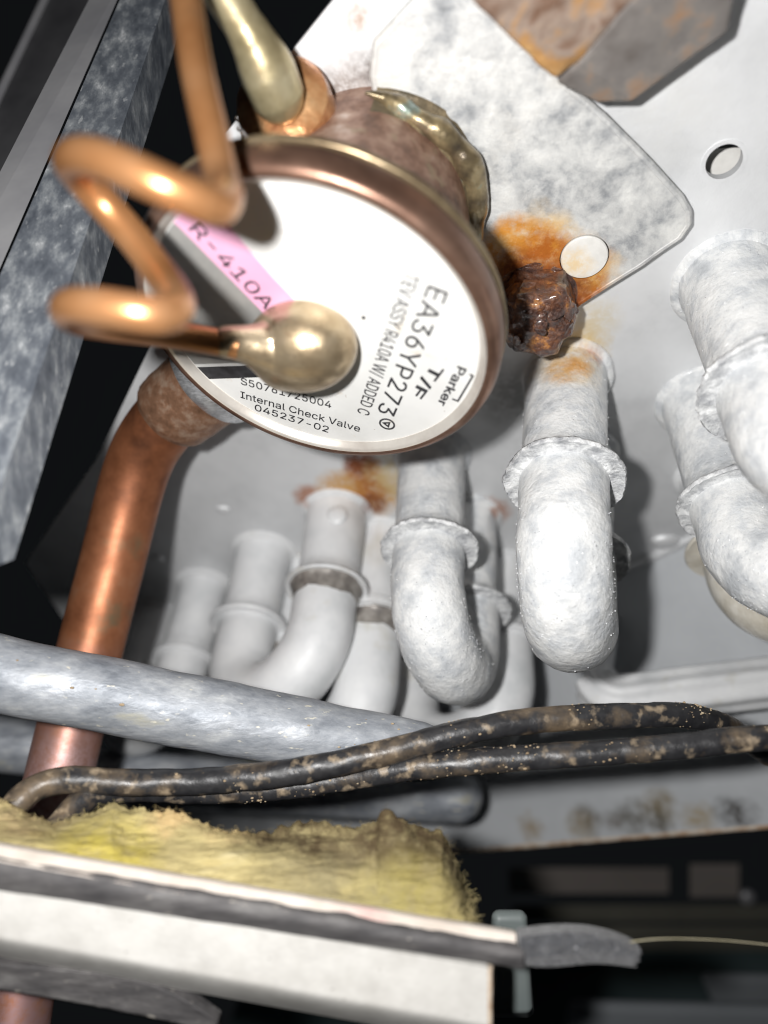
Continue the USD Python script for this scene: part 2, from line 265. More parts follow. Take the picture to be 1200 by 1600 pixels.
material('cable', [(.3, (.012, .012, .014)), (.6, (.03, .03, .032))], 2.0, rough=.3, rough2=.5, bump=(.06, .6), over=(7.0, .52, .70, (.17, .125, .08)), specks=(1.7, .56, .74, (.36, .28, .19)))
material('cable_dirt', [(.3, (.20, .14, .08)), (.5, (.36, .27, .17)), (.7, (.50, .42, .30))], 1.2, rough=.9, bump=(.2, .5))
material('wool', [(.25, (.20, .15, .07)), (.42, (.35, .29, .14)), (.58, (.46, .385, .185)), (.75, (.56, .49, .29))], 2.6, detail=8, rough=.85, bump=(.30, .55), stretch=(.22, .6, 1.35), spec=.15, distort=.5,
         stains=[(P(560, 1350, 67), 3.0, 13.0, (.25, .215, .12), 4.0, .85), (P(690, 1300, 70), 3.0, 8.5, (.075, .052, .028), 3.0, .92), (P(600, 1290, 71), 2.0, 6.5, (.075, .052, .028), 3.0, .92), (P(480, 1297, 71), 2, 5.0, (.075, .052, .028), 3.0, .92), (P(410, 1310, 71), 1.0, 3.4, (.075, .052, .028), 3.0, .92), (P(270, 1262, 71), .8, 3.2, (.58, .40, .20), 2.0, .75), (P(40, 1270, 71), 2.0, 5.5, (.36, .27, .15), 2.5, .7),
                 (P(150, 1345, 66), 2.0, 6.0, (.50, .41, .06), 3.0, .7), (P(640, 1420, 66), 1.5, 6.0, (.40, .345, .10), 3.0, .5), (P(350, 1280, 71), 1.0, 3.5, (.56, .40, .2), 2.0, .5)])
material('fibre', [(.3, (.36, .28, .14)), (.7, (.62, .54, .28))], 3.0, rough=.8)
material('foil', [(.3, (.60, .52, .45)), (.6, (.74, .67, .60))], 4.0, rough=.45, bump=(.05, 1.2), stains=[(P(570, 1415, 62), .5, 3, (.66, .32, .32), 2.0, .7)])
material('foam', [(.3, (.045, .043, .045)), (.55, (.095, .09, .09)), (.75, (.17, .165, .16))], 2.6, rough=.6, rough2=.8, bump=(.22, 1.0), stretch=(.5, 1, 1.6), specks=(.7, .68, .74, (.30, .28, .25)))
material('felt', [(.3, (.03, .031, .036)), (.55, (.055, .057, .063)), (.75, (.11, .112, .12))], .9, rough=.9, bump=(.3, .45), sheen=.4, specks=(.35, .66, .72, (.34, .34, .36)))
material('lip_paint', [(.3, (.58, .565, .53)), (.55, (.68, .665, .63)), (.75, (.73, .715, .68))], 3.0, detail=9, rough=.38, rough2=.5, metal=.25, bump=(.04, .4), over=(14.0, .52, .72, (.52, .505, .475)), specks=(.5, .70, .75, (.30, .28, .26)))
material('panel_green', [(.3, (.06, .095, .10)), (.7, (.10, .14, .145))], 60.0, rough=.35)
material('panel_brown', [(.3, (.20, .18, .165)), (.7, (.26, .23, .21))], 40.0, rough=.6)
material('panel_olive', [(.3, (.12, .118, .095)), (.7, (.17, .165, .135))], 40.0, rough=.6)
material('panel_grey', [(.3, (.22, .24, .26)), (.7, (.28, .30, .32))], 40.0, rough=.5)
material('post_white', [(.3, (.10, .12, .12)), (.7, (.15, .17, .165))], 20.0, rough=.5)
material('thread', [(.3, (.4, .36, .22)), (.7, (.6, .55, .4))], 3.0, rough=.6)
def wet(name):
    n = {'b': ('principled_bsdf', {'base_color': (1, 1, 1), 'roughness': .03, 'transmission_weight': 1.0, 'ior': 1.33})}
    MAT[name] = usdkit.material(stage, '/World/Looks/' + name, n, [], surface='b.BSDF')
wet('water')

# ================================================================ the coil's end plate with its folded foot
img = lambda *ps: [s2(S(*p)) for p in ps]
outline = [s2(fl0), s2(fl1)] + img((1330, 700), (1400, 200), (1400, -80), (900, -90), (545, -30), (450, 88), (332, 235), (245, 520), (150, 720), (40, 880))
plate_poly = Polygon(outline).buffer(0)
hc = np.array(s2(S(1131, 252)))
plate_poly = plate_poly.difference(Point(*hc).buffer(1.75, 24))
t = Thing('end_plate', 'pale grey painted steel plate at the back that all the white tubes come out of', 'steel plate', S0)
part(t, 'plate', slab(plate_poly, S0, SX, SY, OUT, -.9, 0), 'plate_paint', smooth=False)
ring = Point(*hc).buffer(2.15, 32).difference(Point(*hc).buffer(1.75, 32))
part(t, 'hole_rim', slab(ring, S0, SX, SY, OUT, -.9, .12), 'plate_paint', smooth=30)
part(t, 'backing_strip', slab(sbox(hc[0] - 6, hc[1] - 9, hc[0] + 9, hc[1] - .5), S0, SX, SY, OUT, -5.0, -4.0), 'galvanized_clean', smooth=False)
V, F = grid(lower, 60, 14)
part(t, 'foot', thick(V, F, np.array([0, 1.0, 0])), 'lower_paint')
e = lower(np.linspace(0, 1, 120), np.ones(120))
part(t, 'cut_edge', sweep(e + np.array([0, .3, -.25]), .45, 8, wob=.12, wobs=1.2), 'raw_edge')
part(t, 'fold', sweep(np.linspace(fl0, fl1, 60) + OUT * .1, .75, 12), 'plate_paint')
for px, py, r in ((348, 796, 1.0), (246, 872, 1.0), (1040, 846, 2.0)):
    part(t, 'pressed_bump', ball(S(px, py), r, 3, axes=[SX, SY, OUT], scale=(1.2, .8, .45)), 'plate_paint')

# ================================================================ return bends
PITCH_D = np.array(S(728, 800)) - S(675, 700)
GROUP = 'white return bends on the coil end plate'
def bend(a, b, label, L=17.5, reach=39.0, r=4.9, flare=6.4, rough=True, mats=('white_corroded', 'frost', 'white_corroded'), seed=0, Lb=None, solder=None, lean=(0, 0, 0)):
    """A U from plate point a to plate point b."""
    t = Thing('return_bend', label, 'return bend', a, GROUP)
    a, b = np.asarray(a, float), np.asarray(b, float); gap = np.linalg.norm(b - a); ex = (b - a) / gap; R = gap / 2
    w = .2 if rough else .05
    OUT = unit(globals()['OUT'] + np.asarray(lean, float))
    for q, (o, l) in enumerate(((a, L), (b, Lb or L))):
        prof = [(r + 1.1, -.2), (r + 1.1, .15), (r + .8, .45), (r + .25, .7), (r + .15, 1.4)] + [(r + .12 - .02 * k, 1.4 + (l - 4.4) * k / 10) for k in range(1, 11)] + [(r + .15, l - 2.3), (r + .35, l - 1.6), (r * .45 + flare * .55, l - .8)]
        part(t, 'sleeve', lathe(prof, o, OUT, 64, wob=w, wobs=1.6, seed=seed + q), mats[0])
        k = 150
        def teeth(th, i):
            if not rough or i not in (2, 3, 4): return np.ones(len(th))
            return 1 + .05 * (noise(np.stack([np.cos(th) * 19, np.sin(th) * 19, th * 0 + .3 * i], -1), seed + 2) - .5) * (.3 + noise(np.stack([np.cos(th) * 2, np.sin(th) * 2, th * 0], -1), seed)) + .05 * (noise(np.stack([np.cos(th) * 2, np.sin(th) * 2, th * 0 + 4], -1), seed) - .5)
        fp = [(r + .15, l - 1.9), (r * .5 + flare * .5, l - .95), (flare, l - .45), (flare + .12, l - .1), (flare - .05, l + .22), (flare * .55 + r * .45, l - .05), (r + .05, l + .1), (r - .3, l + .2)]
        part(t, 'flare', lathe(fp, o, OUT, k, rf=teeth, wob=w * .8, wobs=.9, seed=seed + 5 + q), mats[1])
        if solder and (solder == 'both' or q == 0):
            part(t, 'solder', lathe([(r + .75, l - .1), (r + .7, l + .25), (r + .25, l + .9), (r + .12, l + 2.0), (r - .1, l + 2.6)], o, OUT, 64, wob=.3, wobs=2.2, seed=seed + 9 + q), 'solder_dark')
    s0 = reach - r - R; th = np.linspace(0, math.pi, 40)
    path = [a + OUT * x for x in np.linspace(min(L, s0) - 1.5, s0, 14)[:-1]]
    mid = (a + b) / 2 + OUT * s0
    path += [mid - ex * R * math.cos(x) + OUT * R * math.sin(x) for x in th]
    path += [b + OUT * x for x in np.linspace(s0, min(Lb or L, s0) - 1.5, 14)[1:]]
    part(t, 'bent_tube', sweep(path, r, 40, wob=w * 1.1, wobs=2.6, seed=seed + 3, fn=(lambda th, s: 1 + 0 * th)), mats[2])
    if rough:                                           # crystals of corrosion crusting the lowest part of the bend
        cr = []
        for q in range(420):
            x = random.gauss(.9, .5); y = random.uniform(0, 2 * math.pi)
            c0 = mid - ex * R * math.cos(x) + OUT * R * math.sin(x)
            n1 = -ex * math.cos(x) + OUT * math.sin(x); n2 = np.cross(n1, unit(ex * math.sin(x) + OUT * math.cos(x)))
            m = trimesh.creation.icosphere(0, random.uniform(.03, .10)); m.apply_translation(c0 + (n1 * math.cos(y) + n2 * math.sin(y)) * (r + .02)); cr.append(m)
        for q in range(160):
            y = random.uniform(0, 2 * math.pi); h = random.uniform(1, L - 2)
            x1 = unit(np.cross(OUT, [1, 0, 0])); x2 = np.cross(OUT, x1)
            m = trimesh.creation.icosphere(0, random.uniform(.03, .08)); m.apply_translation(a + OUT * h + (x1 * math.cos(y) + x2 * math.sin(y)) * (r + .15)); cr.append(m)
        part(t, 'salt_crust', cat(*cr), 'frost', smooth=False, kind='stuff')
    return t
A, B, C, D, E_, F_ = S(675, 712), S(884, 588), S(1138, 440), S(527, 802), S(413, 863), S(320, 916)
G_ = F_ + (F_ - E_) * .95
A2, B2 = A + PITCH_D, S(899, 712)
H = S(594, 842); H2 = H + (E_ - D) * 1.0
I = S(782, 890); J = S(650, 932)
CP = S(1098, 628); CPP = S(1112, 745)
bend(A, A2, 'chalky white return bend directly under the bottom edge of the round label', L=17.4, reach=34.0, r=4.6, flare=6.2, seed=10)
bend(B, B2, 'longest white return bend, below the rusty bolt, orange stains at its top', L=18.8, reach=37.0, flare=6.6, seed=20, lean=(-.10, 0, 0))
bend(C, C + unit(B - A) * 17.0, 'glaring white return bend cut off by the right edge, nearest to the small hole', L=19.0, reach=38, r=5.2, flare=6.9, seed=30)
ROW = unit(B - A) * 17.0
bend(CP, CP + ROW, 'white return bend at the right edge, half behind the glaring one', L=18.0, reach=36, flare=6.4, seed=40)
bend(CPP, CPP + ROW, 'stained brownish return bend at the right edge, lowest of the three there', L=13.5, reach=30, r=4.2, flare=6.0, rough=False, mats=('white_paint', 'tube_olive', 'tube_olive'), seed=45)
bend(D, E_, 'smooth white return bend leaning left, with a round blister and rust stain at its top', L=14.8, reach=33.5, r=4.6, flare=6.0, rough=False, mats=('white_paint',) * 3, seed=50, solder='first')
bend(F_, G_, 'blurred smooth white return bend farthest left, beside the copper pipe', L=15.5, reach=29.5, r=4.3, flare=5.3, rough=False, mats=('white_paint',) * 3, seed=60)
bend(H, H2, 'white return bend with a dark soldered ring, behind and between two others', L=16.5, reach=38.5, r=4.5, flare=5.2, rough=False, mats=('white_paint', 'white_paint', 'white_paint'), seed=70, solder='both')
bend(I, J, 'white return bend low in the back row, curving left just above the black cables', L=14.5, reach=33.5, r=4.4, flare=5.6, rough=False, mats=('white_paint', 'white_paint', 'white_paint'), seed=80)
# blister on the smooth bend, solder rings on single sleeves
x = D + OUT * 4.2 + unit(-D - OUT * 4.2 + 0 * D - ((-D - OUT * 4.2) @ OUT) * OUT) * 4.5
tb = Thing('paint_blister', 'round clear water drop on the sleeve of the smooth white bend', 'water drop', x)
part(tb, 'drop', ball(x, 1.6, 3, axes=[SX, OUT, SY], scale=(1, 1.15, .5)), 'white_paint')

# white ridged sleeve low on the right
t = Thing('white_sleeve_pipe', 'white ridged horizontal pipe at the right edge above the cables', 'pipe', P(1000, 1085, 116))
pth = spline([P(938, 960, 128), P(937, 1030, 122), P(935, 1070, 117), P(955, 1090, 115), P(1000, 1090, 114), P(1080, 1080, 113), P(1200, 1066, 112), P(1330, 1052, 111)], 90)
part(t, 'pipe', sweep(pth[26:], 3.5, 48, wob=.12, wobs=2, seed=4, fn=lambda th, s: 1 + .07 * np.sign(np.sin(th * 7)) * np.abs(np.sin(th * 7)) ** .4), 'white_paint')
part(t, 'stub', sweep(pth[:34], 2.2, 30, wob=.05), 'white_paint')

# ================================================================ expansion valve
c0 = np.array([-6.32758599, 70.63300386, 16.43819275]); f = unit([-0.23622005, -0.53328775, -0.81228337])
u = unit(np.cross([0, 0, 1.0], f)); v = np.cross(f, u)
D2 = lambda a, b, h=0.0: c0 + u * a + v * b + f * h
t = Thing('expansion_valve', 'round thermostatic expansion valve with a printed white label and brass dome', 'valve', c0)
def arc(r0, r1, h0, h1, n=6):
    return [(r0 + (r1 - r0) * math.sin(k / n * math.pi / 2), h0 + (h1 - h0) * (1 - math.cos(k / n * math.pi / 2))) for k in range(n + 1)]
part(t, 'power_head', lathe([(0.01, -.35), (15.3, -.35), (15.5, .35), (15.75, .72), (16.2, .92), (16.65, .82), (17.0, .45), (17.18, -.1), (17.2, -1.0), (17.15, -1.9), (16.95, -2.2), (16.7, -2.35), (16.65, -2.6), (10, -2.6)], c0, f, 160), 'brown_metal', smooth=40)
part(t, 'lip_ring', lathe([(15.25, -.2), (15.25, .12), (15.42, .3), (15.62, .62), (15.85, .80), (16.0, .86), (16.0, .5)], c0, f, 160, ring=True), 'lip_silver', smooth=40)
part(t, 'seam_ring', lathe([(14, -2.5), (16.95, -2.5), (17.15, -2.6), (17.25, -2.85), (17.15, -3.2), (16.8, -3.4), (14, -3.6)], c0, f, 160, wob=.05, ring=True), 'seam_metal', smooth=40)
body = lathe([(13, -3.3), (15.7, -3.5), (15.5, -4.2), (14.6, -5.2), (13.4, -6.6), (12.3, -8.2), (11.5, -10.2), (11.2, -12.2), (11.1, -16.0), (11.0, -23.0)], c0, f, 120, wob=.22, wobs=3.2, seed=5)
part(t, 'valve_body', body, 'body_copper', smooth=50)
lab = holder(t, 'label')
part(t, 'paper', lathe([(15.28, -.3), (15.28, .02), (15.2, .05), (0.01, .05)], c0, f, 160), 'label_white', smooth=30, under=lab)
disc = Point(0, 0).buffer(15.15, 48)
def ink(poly, mat, h0, h1, name):
    part(t, name, slab(poly.intersection(disc), c0, u, v, f, h0, h1), mat, smooth=False, under=lab)
pinkpoly = Polygon([(-9.2, 17), (-7.2, 12.7), (-3.55, 1.6), (-.4, .6), (.3, 2.2), (-1.3, 7), (-3.9, 17)])
ink(Polygon([(-8.6, 17), (-7.2, 12.7), (-3.55, 1.6), (-4, -3.0), (-20, -1.9), (-20, 14)]).difference(pinkpoly.buffer(.02)), 'label_grey', .05, .075, 'grey_field')
ink(pinkpoly, 'label_pink', .05, .08, 'pink_band')
ink(Polygon([(-20, -2.35), (-7, -3.2), (-2, -3.2), (-2, -4.9), (-8.5, -4.75), (-20, -4.1)]), 'ink', .05, .08, 'black_band')
def text(s, p0, p1, h, mat='ink', bold=False, name='lettering'):
    m = meshkit.text_mesh(s, h, .04, bold); p0, p1 = np.array(p0, float), np.array(p1, float)
    w = m.bounds[1][0] - m.bounds[0][0]; e = unit(p1 - p0); up = np.array([-e[1], e[0]]); k = np.linalg.norm(p1 - p0) / w
    V = m.vertices; q = p0 + np.outer((V[:, 0] - m.bounds[0][0]) * k, e) + np.outer(V[:, 1] - h / 2, up)
    W = c0 + np.outer(q[:, 0], u) + np.outer(q[:, 1], v) + np.outer(V[:, 2] + .082, f)
    part(t, name, (W, m.faces), mat, smooth=False, under=lab)
text('R-410A', (-5.75, 12.6), (-2.9, 3.6), 1.45)
text('EA36YP273', (13.0, 3.3), (3.1, -11.1), 1.8, bold=False)
text('TEV ASSY R410A W/ ADDED C', (11.25, 5.0), (.65, -10.9), 1.25, 'ink')
text('S50761725004', (-10.9, -5.0), (-2.3, -9.3), 1.05)
text('Internal Check Valve', (-12.0, -6.9), (-.5, -13.1), 1.05)
text('045237-02', (-11.3, -8.9), (-4.2, -13.0), 1.05)
text('T/F', (10.5, -5.3), (7.1, -8.9), 1.15, bold=True)
text('Parker', (12.7, -5.6), (9.3, -10.3), .85, bold=True)
ink(LineString([(13.2, -6.6), (13.4, -6.75), (11.1, -9.9), (10.7, -9.6)]).buffer(.09), 'ink', .05, .10, 'bracket_mark')
ul = (2.75, -12.6)
ink(Point(*ul).buffer(.85, 24).difference(Point(*ul).buffer(.66, 24)), 'ink', .05, .10, 'round_mark')
tri = Polygon([(ul[0] + .55 * math.cos(x), ul[1] + .55 * math.sin(x)) for x in (2.6, 4.7, .5)])
ink(tri.difference(tri.buffer(-.17)), 'ink', .05, .11, 'triangle_mark')
ink(Point(5.4, 1.2).buffer(.2), 'ink', .05, .10, 'dirt_spot')
# dome drawn out into the neck that takes the capillary
import manifold3d as mf
def blob(chain, axes=None):
    hs = []
    for a, b in zip(chain[:-1], chain[1:]):
        hs.append(mf.Manifold.batch_hull([mf.Manifold.sphere(a[1], 40).translate(tuple(map(float, a[0]))), mf.Manifold.sphere(b[1], 40).translate(tuple(map(float, b[0])))]))
    return mf.Manifold.batch_boolean(hs, mf.OpType.Add)
neckend = P(352, 534, 66.4)
dc = D2(-.8, .1, 1.8)
ell = trimesh.creation.icosphere(5); W = ell.vertices * np.array([5.3, 4.3, 4.0]); ell = trimesh.Trimesh(dc + W @ np.array([u, v, f]), ell.faces)
dome = mf.Manifold(mf.Mesh(np.asarray(ell.vertices, np.float32), np.asarray(ell.faces, np.uint32)))
nk = [(dc - u * 1.8 - v * .8, 3.4), (dc + (neckend - dc) * .5 - v * .5, 2.3), (dc + (neckend - dc) * .76, 1.55), (neckend, 1.42)]
dome = to_tm((dome + blob(nk)).refine_to_length(.45)); dome.merge_vertices(); trimesh.smoothing.filter_taubin(dome, iterations=140)
part(t, 'dome', dome, 'brass', smooth=True)
cap = [P(272, -110, 60), P(284, -40, 58), P(294, 20, 56.5), P(306, 100, 55), P(326, 190, 53.5), P(343, 262, 52.3), P(352, 305, 50.5), P(338, 322, 48.2), P(300, 309, 46.8), P(250, 288, 46), P(190, 260, 46.2), P(140, 244, 47.6), P(113, 248, 50), P(122, 272, 53), P(160, 316, 55), P(205, 368, 55.5), P(245, 420, 54.6), P(270, 457, 52.3), P(274, 483, 49.6), P(250, 492, 48), P(205, 487, 47.4), P(155, 480, 47.8), P(114, 478, 49.6), P(108, 490, 53), P(140, 503, 57.5), P(200, 513, 61), P(260, 521, 63.8), P(310, 529, 65.5), P(372, 540, 66.6)]
part(t, 'capillary_tube', sweep(spline(cap, 420), 1.2, 28, wob=.02, wobs=3), 'copper')
# equaliser connection: copper socket, brass tube
sa, sb = P(470, 220, 77), P(438, 152, 70); ax = unit(sb - sa); Ls = np.linalg.norm(sb - sa)
part(t, 'socket', lathe([(6.6, -2.5), (6.2, -1.0), (5.3, .2), (4.8, 1.4), (4.6, 3), (4.5, Ls - 1.6), (4.3, Ls - .5), (3.3, Ls + .2), (2.4, Ls + .3)], sa, ax, 72, wob=.28, wobs=3, seed=2), 'copper_socket')
ra = P(500, 190, 78)
part(t, 'solder_fillet', sweep([sa + ax * .4 + 5.2 * (math.cos(x) * unit(np.cross(ax, f)) + math.sin(x) * np.cross(ax, unit(np.cross(ax, f)))) for x in np.linspace(0, 2 * math.pi, 60)], .95, 14, wob=.35, wobs=2.0, cap=False), 'verdigris')
bt = spline([P(446, 176, 70), P(434, 150, 68.4), P(417, 110, 66.7), P(397, 68, 65), P(374, 28, 63.6), P(348, -15, 62.2), P(318, -70, 60.5)], 80)
rr = np.interp(np.linspace(0, 1, 80), [0, .06, .14, .3, .40, .5, .62, 1], [1.2, 2.0, 2.45, 2.5, 2.3, 1.95, 1.72, 1.65])
part(t, 'equaliser_tube', sweep(bt, rr, 40, wob=.06, wobs=2.4, seed=3), 'brass_tarnished')



wd = np.random.default_rng(11); drops = []
for q in range(26):
    x = wd.uniform(3.4, 6.2); h_ = wd.uniform(.3, Ls - .5); e1 = unit(np.cross(ax, f)); e2 = np.cross(ax, e1)
    p_ = sa + ax * h_ + (math.cos(x) * e1 + math.sin(x) * e2) * (np.interp(h_, [0, .2, 1.4, 3, 99], [5.6, 5.3, 4.8, 4.6, 4.5]) + .08)
    drops.append(ball(p_, wd.uniform(.12, .34), 2))
part(t, 'water_drops', cat(*drops), 'water', kind='stuff')
# ================================================================ bracket behind the valve
BO = 2.2
bimg = [(590, 70), (640, 15), (690, -40), (745, -60), (775, 20), (800, 55), (872, 128), (940, 185), (1010, 255), (1062, 312)]
corner = [(1074, 333), (1074, 352), (1060, 372)]
edge = [(1030, 392), (1000, 414), (950, 445), (905, 474), (872, 500), (830, 500), (720, 450), (640, 330), (600, 200), (585, 120)]
bp = Polygon([s2(S(x, y, BO)) for x, y in bimg + corner + edge]).buffer(-.25).buffer(.25, 8)
S0B = S0
pc = np.array(s2(S(913, 402, BO)))
t = Thing('mounting_bracket', 'mottled galvanized bracket plate with rounded corner and an orange rust stain', 'bracket', S(850, 300, BO))
part(t, 'plate', slab(bp.difference(Point(*pc).buffer(2.62, 40)), S0, SX, SY, OUT, BO - 1.1, BO), 'galvanized', smooth=False)
part(t, 'edge_round', sweep(np.array([S0 + SX * x + SY * y + OUT * (BO - .45) for x, y in np.array(bp.exterior.segmentize(.6).coords)]), .5, 10, cap=False), 'galvanized')
part(t, 'knockout_disc', lathe([(2.5, -1.0), (2.5, -.05), (2.38, .1), (2.0, .16), (.01, .2)], S0 + SX * pc[0] + SY * pc[1] + OUT * (BO + .1), OUT, 48), 'galvanized_clean')
# rolled collar where the bracket wraps the valve body
def collar_pt(th, r, lift):
    q = c0 + r * (math.cos(th) * u + math.sin(th) * v)
    return q + f * ((PLANE - lift * np.linalg.norm(N) - N @ q) / (N @ f))
ths = np.radians(np.linspace(-30, 66, 80))
fil = [[collar_pt(x, (12.6 - .7 * abs(math.sin((x - .6) * 1.4))) * (1 - k) + 11.0 * k, BO + .1 + 2.6 * k ** 1.7) for k in np.linspace(0, 1, 9)] for x in ths]
Vc = np.array(fil); Vc = (Vc + ((fbm(Vc / 2.2, 4, 6) - .5) * .8)[..., None] * f).reshape(-1, 3)
Fc = np.array([q for a_ in range(79) for b_ in range(8) for q in ((a_ * 9 + b_, a_ * 9 + b_ + 9, a_ * 9 + b_ + 10), (a_ * 9 + b_, a_ * 9 + b_ + 10, a_ * 9 + b_ + 1))])
part(t, 'rolled_collar', thick(Vc, Fc, -f * .8), 'verdigris', smooth=50)
tw = np.radians(np.linspace(-38, 70, 120)); ww = np.linspace(0, 1, 120)
part(t, 'solder_fillet', sweep([collar_pt(x, 11.75 + .25 * math.sin(x * 6), BO + 1.5 + .5 * math.sin(x * 4)) for x in tw], np.interp(ww, [0, .1, .35, .6, .85, 1], [.5, 1.0, 1.35, 1.15, .9, .2]) * (1 + .12 * np.sin(ww * 31)), 22, wob=.3, wobs=2.0, seed=14), 'fillet_brass')

# rusted bolt
t = Thing('rusted_bolt', 'heavily rusted crumbling bolt head between the label rim and bracket corner', 'bolt', BOLT)
hx = [BOLT + OUT * h + 4.0 * (SX * math.cos(x) + SY * math.sin(x)) for h in (-3.0, 1.8) for x in np.linspace(0, 2 * math.pi, 7)[:-1]]
hd = mf.Manifold.batch_hull([mf.Manifold.sphere(1.3, 20).translate(tuple(p + unit(BOLT - p) * .9)) for p in hx]).refine_to_length(.3)
hd = to_tm(hd); hd.merge_vertices(); trimesh.smoothing.filter_taubin(hd, iterations=6)
d = hd.vertices - BOLT; hd.vertices = hd.vertices + d / np.linalg.norm(d, axis=1)[:, None] * ((fbm(hd.vertices / 2.6, 6, 3) - .5) * 2.6 + (noise(hd.vertices / .9, 8) - .5) * .5)[:, None]
part(t, 'head', hd, 'bolt_rust', smooth=25)
fk = []
for q in range(34):
    x = unit(rng.normal(size=3)); 
    if x @ OUT < -.2: continue
    m = trimesh.creation.icosphere(1, 1.0); m.vertices *= np.array([rng.uniform(.4, 1.5), rng.uniform(.4, 1.2), rng.uniform(.1, .22)])
    m.vertices = m.vertices + (fbm(m.vertices * 3 + q, 2)[:, None] - .5) * .3
    z = x; a1 = unit(np.cross(z, rng.normal(size=3))); m.vertices = m.vertices @ np.array([a1, np.cross(z, a1), z]) + BOLT + x * (4.1 + .2 * rng.normal()) * np.array([1, 1, 1])
    fk.append(m)
part(t, 'rust_flakes', cat(*fk), 'bolt_rust', smooth=25, kind='stuff')
part(t, 'washer', lathe([(5.0, -4.0), (5.0, -3.0), (4.6, -2.7), (.01, -2.7)], BOLT, OUT, 40, wob=.3, wobs=1.5), 'bolt_rust')

# rusty block at the top right
def fr(px, py, lift): return S(px, py, lift)
t = Thing('rusty_block', 'blurred corroded steel block at the top right corner above the bracket', 'steel block', S(950, 60, 5))
top = [fr(735, -10, 9.5), fr(800, 50, 9), fr(868, 122, 8), fr(902, 100, 8), fr(1010, -30, 9.5), fr(800, -90, 10)]
def prism(pts, depth):
    pts = np.array(pts); lo = pts - OUT * depth; n = len(pts)
    Vv = np.vstack([pts, lo]); Ff = [(0, i, i + 1) for i in range(1, n - 1)] + [(n, n + i + 1, n + i) for i in range(1, n - 1)]
    for i in range(n): j = (i + 1) % n; Ff += [(i, i + n, j + n), (i, j + n, j)]
    m = trimesh.Trimesh(Vv, Ff, process=False)
    return m if m.volume > 0 else (m.invert() or m)
def lumpy(m, ed, amp, sc, seed):
    m = m.copy(); m.merge_vertices(); vv, ff = trimesh.remesh.subdivide_to_size(m.vertices, m.faces, ed); m = trimesh.Trimesh(vv, ff); m.merge_vertices()
    trimesh.smoothing.filter_laplacian(m, iterations=2); nn = m.vertex_normals
    m.vertices = m.vertices + nn * ((fbm(m.vertices / sc, 4, seed) - .5) * 2 * amp)[:, None]; return m
def hullblock(pts, depth, amp, sc, seed):
    q = [p for p in pts] + [p - OUT * depth for p in pts]; cc = np.mean(q, 0)
    m = to_tm(mf.Manifold.batch_hull([mf.Manifold.sphere(.45, 12).translate(tuple(map(float, p + unit(cc - p) * .5))) for p in q]).refine_to_length(.5)); m.merge_vertices()
    m.vertices = m.vertices + unit(OUT) * ((fbm(m.vertices / sc, 5, seed) - .5) * 2 * amp)[:, None] + ((fbm(m.vertices / sc + 9, 5, seed + 1) - .5) * amp)[:, None] * SX
    return m
part(t, 'rusty_face', hullblock(top, 6.5, .7, 3.2, 2), 'block_rust', smooth=45)
side = [fr(903, 98, 7.9), fr(872, 128, 6.5), fr(930, 158, 5.5), fr(985, 158, 5.3), fr(1138, 42, 5.5), fr(1160, -60, 7.0), fr(1012, -32, 9.4)]
part(t, 'grey_face', hullblock(side, 4.6, .3, 3.5, 4), 'block_grey', smooth=45)

# ================================================================ copper pipe with its silvery fitting
t = Thing('copper_pipe', 'brown copper pipe bending down from under the valve and past the grey rail', 'pipe', P(180, 850, 103))
cp = spline([P(335, 590, 94), P(300, 620, 96), P(262, 654, 98), P(226, 705, 100), P(203, 770, 101), P(183, 850, 101), P(160, 940, 100), P(132, 1050, 98), P(105, 1160, 95.5), P(80, 1270, 93), P(50, 1420, 90), P(26, 1570, 87), P(12, 1680, 85)], 160)
part(t, 'pipe', sweep(cp, np.linspace(4.3, 3.9, 160), 48, wob=.03, wobs=5, seed=1), 'copper_pipe')
part(t, 'brazed_joint', sweep(cp[:22], np.interp(np.linspace(0, 1, 22), [0, .7, .9, 1], [5.5, 5.3, 5.1, 4.5]), 48, wob=.16, wobs=1.6, seed=6), 'copper_rough')
na = unit(cp[8] - cp[0])
part(t, 'fitting', lathe([(3, -6), (6.0, -6), (6.2, -4.5), (6.4, 0), (6.4, .8), (6.1, 1.2), (5.2, 1.3)], cp[0] - na * .6, na, 72, wob=.1, wobs=2), 'silver')

# ================================================================ zinc rail, angle bar, side panel on the left
t = Thing('zinc_rail', 'dull grey galvanized round rail crossing in front of the white bends', 'rail', P(300, 1110, 82))
rp = spline([P(-120, 1022, 78), P(0, 1052, 79), P(150, 1082, 80.5), P(300, 1112, 82), P(450, 1141, 83.5), P(600, 1166, 85), P(700, 1180, 86)], 110)
part(t, 'tube', sweep(rp, np.interp(np.linspace(0, 1, 110), [0, .7, .93, 1], [3.95, 3.75, 3.3, 2.4]), 44, wob=.22, wobs=4.5, seed=12), 'zinc_pipe')
dirt = []
for q in range(70):
    p = rp[rng.integers(15, 100)]; x = rng.uniform(-1.2, 1.5); 
    m = trimesh.creation.icosphere(1, abs(rng.normal(0, .07)) + .03); m.vertices *= np.array([1.8, .5, 1]); m.apply_translation(p + np.array([rng.normal(), -3.72 * math.cos(x), -3.72 * math.sin(x) + .1])); dirt.append(m)
part(t, 'grit', cat(*dirt), 'cable_dirt', kind='stuff')

